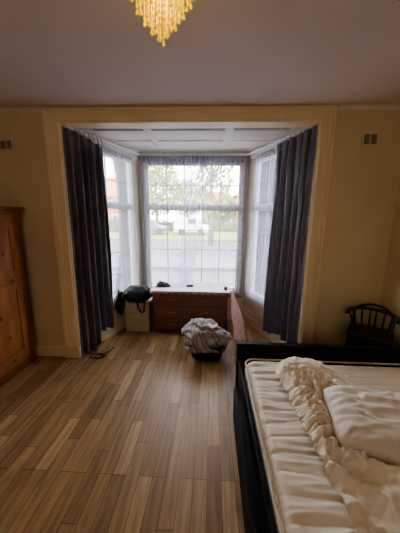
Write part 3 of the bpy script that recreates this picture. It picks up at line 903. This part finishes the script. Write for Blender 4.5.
# ------------------------------------------------------------------ outside the window
G = -.45
out = dict(
    road=paint('grey_tarmac', (72, 72, 84), (64, 64, 75), 0.9, 2, 0.05),
    pave=paint('pale_paving', (86, 84, 96), (78, 76, 88), 0.9, 3, 0.05),
    grass=paint('verge_grass', (112, 122, 48), (88, 100, 36), 0.95, 3, 0.2),
    leaf=paint('spring_leaf', (136, 134, 52), (100, 104, 38), 0.9, 2, 0.0),
    leaf2=paint('hedge_leaf', (92, 102, 40), (66, 78, 30), 0.9, 2, 0.0),
    bark=paint('grey_bark', (120, 110, 92), (90, 82, 70), 0.9, 8, 0.2),
    brick=paint('orange_brick', (200, 122, 74), (176, 100, 60), 0.9, 4, 0.1),
    roof=paint('orange_tile', (206, 116, 66), (180, 96, 54), 0.9, 6, 0.1),
    render=paint('cream_render', (230, 222, 204), None, 0.9, 3, 0.05),
    car=paint('white_car_paint', (238, 238, 240), None, 0.3, 2, 0),
    car2=paint('grey_car_paint', (92, 98, 112), None, 0.3, 2, 0),
    carglass=paint('car_glass', (50, 58, 66), None, 0.15, 2, 0),
    tyre=paint('tyre_rubber', (36, 36, 38), None, 0.8, 10, 0),
    lamp=paint('tail_lamp', (230, 120, 60), None, 0.4, 4, 0),
    post=paint('grey_post', (120, 122, 126), None, 0.7, 4, 0),
)
struct('ground', MB().box(-60, 60, 3.8, 90, G - .2, G), out['road'])
struct('trim_7', MB().box(-60, 60, 9.0, 11.5, G, G + .10).box(-60, 60, 3.85, 6.5, G, G + .08), out['pave'], bevel=.01)
o = MB().box(-60, 60, 20.5, 32, G, G + .12).build('grass_verge', out['grass']); tag(o, None, None, None, 'structure')

def car(name, label, cat, loc, m, L, hh, van):
    t = thing(name, label, cat, loc)
    w = .9
    if van: prof = [(-L / 2, .3), (-L / 2, 1.0), (-L / 2 + .1, hh), (L / 2 - 1.5, hh), (L / 2 - .9, 1.15), (L / 2 - .05, .95), (L / 2, .3)]
    else: prof = [(-L / 2, .3), (-L / 2, .85), (-L / 2 + .55, .92), (-L / 2 + 1.1, hh), (L / 2 - 1.7, hh), (L / 2 - 1.05, .92), (L / 2 - .05, .78), (L / 2, .3)]
    n = len(prof)
    vs = [(x, -w, z) for x, z in prof] + [(x, w, z) for x, z in prof]
    MB().add(vs, [tuple(range(n)), tuple(range(n, 2 * n))[::-1]] + [(i, (i + 1) % n, n + (i + 1) % n, n + i) for i in range(n)]).build('body', m, t, bevel=.06)
    gl = MB()
    if van: gl.prism([(L / 2 - 2.1, -w - .01), (L / 2 - 1.35, -w - .01), (L / 2 - 1.35, -w), (L / 2 - 2.1, -w)], 1.15, hh - .15)
    else:
        for a, b in ((-L / 2 + 1.15, -.25), (-.15, L / 2 - 1.6)): gl.prism([(a, -w - .01), (b, -w - .01), (b, -w), (a, -w)], .95, hh - .1)
    gl.build('side_window', out['carglass'], t)
    for x in (-L / 2 + .8, L / 2 - .85):
        mb = MB().lathe([(.32, -.1), (.32, .1)], n=20); mb.v = [(x + a, -w + .05 + c, .32 + b) for a, b, c in mb.v]
        mb.build('wheel', out['tyre'], t)
    MB().box(-L / 2 - .01, -L / 2 + .12, -w - .01, -w + .2, .62, .85).build('tail_lamp', out['lamp'], t)
car('parked_van', 'white van parked across the road, seen through middle window', 'van', (-2.1, 21.9 + 4.6, G + .12), out['car'], 3.6, 1.75, True)
car('parked_car', 'grey car parked across the road, left of the white van', 'car', (-6.2, 26.4, G + .12), out['car2'], 3.3, 1.4, False)

def tree(name, label, loc, h, r, n, m, seed, trunk=.18, branches=7, cat='tree'):
    rnd = random.Random(seed)
    t = thing(name, label, cat, loc)
    tb = MB().tube([(0, 0, 0), (.05, 0, h * .3), (-.05, .05, h * .6), (0, 0, h * .9)], [trunk, trunk * .8, trunk * .5, trunk * .15], 8)
    for k in range(branches):
        a = rnd.uniform(0, 2 * PI); z = h * rnd.uniform(.35, .7); q = r * rnd.uniform(.5, .9)
        tb.tube([(0, 0, z), (q * .5 * math.cos(a), q * .5 * math.sin(a), z + h * .1), (q * math.cos(a), q * math.sin(a), z + h * .25)], [trunk * .4, trunk * .25, .02], 6)
    tb.build('trunk', out['bark'], t, smooth=True)
    lf = MB()
    for k in range(n):
        while True:
            p = Vector((rnd.uniform(-1, 1), rnd.uniform(-1, 1), rnd.uniform(-1, 1)))
            if p.length < 1 and p.length > .3: break
        p = Vector((p.x * r, p.y * r, h * .62 + p.z * h * .4)); s = rnd.uniform(.12, .26)
        a = Vector((rnd.gauss(0, 1), rnd.gauss(0, 1), rnd.gauss(0, 1))).normalized(); b = a.orthogonal().normalized() * s * .6; a = a * s
        lf.add([p - a, p + b, p + a, p - b], [(0, 1, 2, 3)])
    lf.build('foliage', m, t)
tree('roadside_tree', 'sparse tree with grey trunk, seen right of the window centre', (-.1, 17.5, G), 7.5, 1.6, 420, out['leaf'], 3, .20, 9)
tree('leafy_tree', 'leafy yellow-green tree at the left of the middle window', (-6.6, 30.2, G + .1), 8.5, 3.0, 2400, out['leaf'], 5)
tree('leafy_tree', 'yellow-green tree behind the white van', (-4.2, 42.5, G), 8.0, 3.0, 1900, out['leaf'], 8)
tree('leafy_tree', 'darker green tree beside the orange brick house', (1.6, 36.4, G), 5.0, 2.0, 1300, out['leaf2'], 11)
def hedge():
    rnd = random.Random(4); t = thing('garden_hedge', 'long green hedge across the road behind the parked vehicles', 'hedge', (0, 33, G))
    MB().box(-18, 12, -.3, .3, 0, 1.2).build('core', out['leaf2'], t)
    lf = MB()
    for k in range(4200):
        p = Vector((rnd.uniform(-18, 12), rnd.uniform(-.5, .3), rnd.uniform(0, 1.5))); s = rnd.uniform(.08, .2)
        a = Vector((rnd.gauss(0, 1), rnd.gauss(0, 1), rnd.gauss(0, 1))).normalized(); b = a.orthogonal().normalized() * s * .6; a = a * s
        lf.add([p - a, p + b, p + a, p - b], [(0, 1, 2, 3)])
    lf.build('foliage', out['leaf2'], t)
hedge()
def house(name, label, loc, W, Dp, h, rh, wall, ridge_in):
    t = thing(name, label, 'house', loc)
    MB().box(0, W, 0, Dp, 0, h).build('walls', wall, t)
    e = .4
    vs = [(-e, -e, h), (W + e, -e, h), (W + e, Dp + e, h), (-e, Dp + e, h), (ridge_in, Dp / 2, h + rh), (W - ridge_in, Dp / 2, h + rh)]
    MB().add(vs, [(0, 1, 5, 4), (1, 2, 5), (2, 3, 4, 5), (3, 0, 4), (3, 2, 1, 0)]).build('roof', out['roof'], t)
    for x in (W * .18, W * .6):
        for z in (.9, 3.2):
            f = MB().box(x, x + 1.4, -.06, .02, z, z + 1.2).build('window', out['car'], t)
            MB().box(x + .1, x + .65, -.07, -.05, z + .1, z + 1.1).box(x + .75, x + 1.3, -.07, -.05, z + .1, z + 1.1).build('pane', out['carglass'], f)
    MB().box(W * .7, W * .7 + .7, Dp / 2 - .35, Dp / 2 + .35, h + rh * .6, h + rh + .9).build('chimney', out['brick'], t)
house('brick_house', 'orange brick house with tiled roof seen through the right window', (3.4, 38, G), 9, 7, 5.0, 3.0, out['brick'], 3.4)
house('cream_house', 'pale house with tiled roof beyond the hedge in middle window', (-1.9, 46, G), 6, 6, 4.2, 2.4, out['render'], 1.6)
house('brick_house', 'orange brick house seen through the left window', (-19.0, 36, G), 8, 7, 4.6, 3.0, out['brick'], 3.0)

# ------------------------------------------------------------------ light
w = bpy.data.worlds.new('sky'); bpy.context.scene.world = w; w.use_nodes = True
nt = w.node_tree; bg = nt.nodes['Background']
tc = nt.nodes.new('ShaderNodeTexCoord'); no = nt.nodes.new('ShaderNodeTexNoise'); no.inputs['Scale'].default_value = 2.2; no.inputs['Detail'].default_value = 5
mp = nt.nodes.new('ShaderNodeMapping'); mp.inputs['Scale'].default_value = (1, 1, 2.5)
nt.links.new(tc.outputs['Generated'], mp.inputs['Vector']); nt.links.new(mp.outputs['Vector'], no.inputs['Vector'])
cr = nt.nodes.new('ShaderNodeValToRGB'); cr.color_ramp.elements[0].position = .42; cr.color_ramp.elements[0].color = (.80, .90, 1, 1)
cr.color_ramp.elements[1].position = .6; cr.color_ramp.elements[1].color = (1, .975, .93, 1)
nt.links.new(no.outputs['Fac'], cr.inputs['Fac']); nt.links.new(cr.outputs['Color'], bg.inputs['Color'])
bg.inputs['Strength'].default_value = 13.0

sl = bpy.data.lights.new('sun', 'SUN'); sl.energy = 14; sl.angle = .02; sl.color = (1, .93, .82)
so = bpy.data.objects.new('sun', sl); C.objects.link(so); so.rotation_euler = (Vector((.35, .8, -.75))).to_track_quat('-Z', 'Y').to_euler()
ld = bpy.data.lights.new('rear_fill_light', 'AREA'); ld.shape = 'RECTANGLE'; ld.size = 2.2; ld.size_y = 1.5; ld.energy = 7.5; ld.color = (1, .93, .84)  # added unseen fill lamp for the front wall; no window stands there
lo = bpy.data.objects.new('rear_fill_light', ld); C.objects.link(lo); lo.location = (-.3, YB + .03, 1.5); lo.rotation_euler = (PI / 2, 0, 0)
# ------------------------------------------------------------------ camera
cd = bpy.data.cameras.new('camera'); cam = bpy.data.objects.new('camera', cd); C.objects.link(cam)
cd.sensor_fit = 'HORIZONTAL'; cd.sensor_width = 36; cd.lens = 252 / 400 * 36; cd.clip_start = .02; cd.clip_end = 300
R = ((0.9987787787239307, 0.019832839231524468, -0.04525052108815987), (0.04822748816251612, -0.19252102129391505, 0.9801070174962948), (0.010726628373718575, -0.9810924089238304, -0.19324239854588776))
m4 = Matrix(((R[0][0], -R[0][1], -R[0][2], 0), (R[1][0], -R[1][1], -R[1][2], 0), (R[2][0], -R[2][1], -R[2][2], 1.5), (0, 0, 0, 1)))
cam.matrix_world = m4
sc = bpy.context.scene; sc.camera = cam
sc.view_settings.view_transform = 'AgX'; sc.view_settings.look = 'AgX - Medium High Contrast'
sc.view_settings.exposure = 0.5
sc.cycles.use_denoising = True
sc.cycles.max_bounces = 10; sc.cycles.diffuse_bounces = 6; sc.cycles.transparent_max_bounces = 24
sc.cycles.sample_clamp_indirect = 4.0; sc.cycles.caustics_reflective = False; sc.cycles.caustics_refractive = False
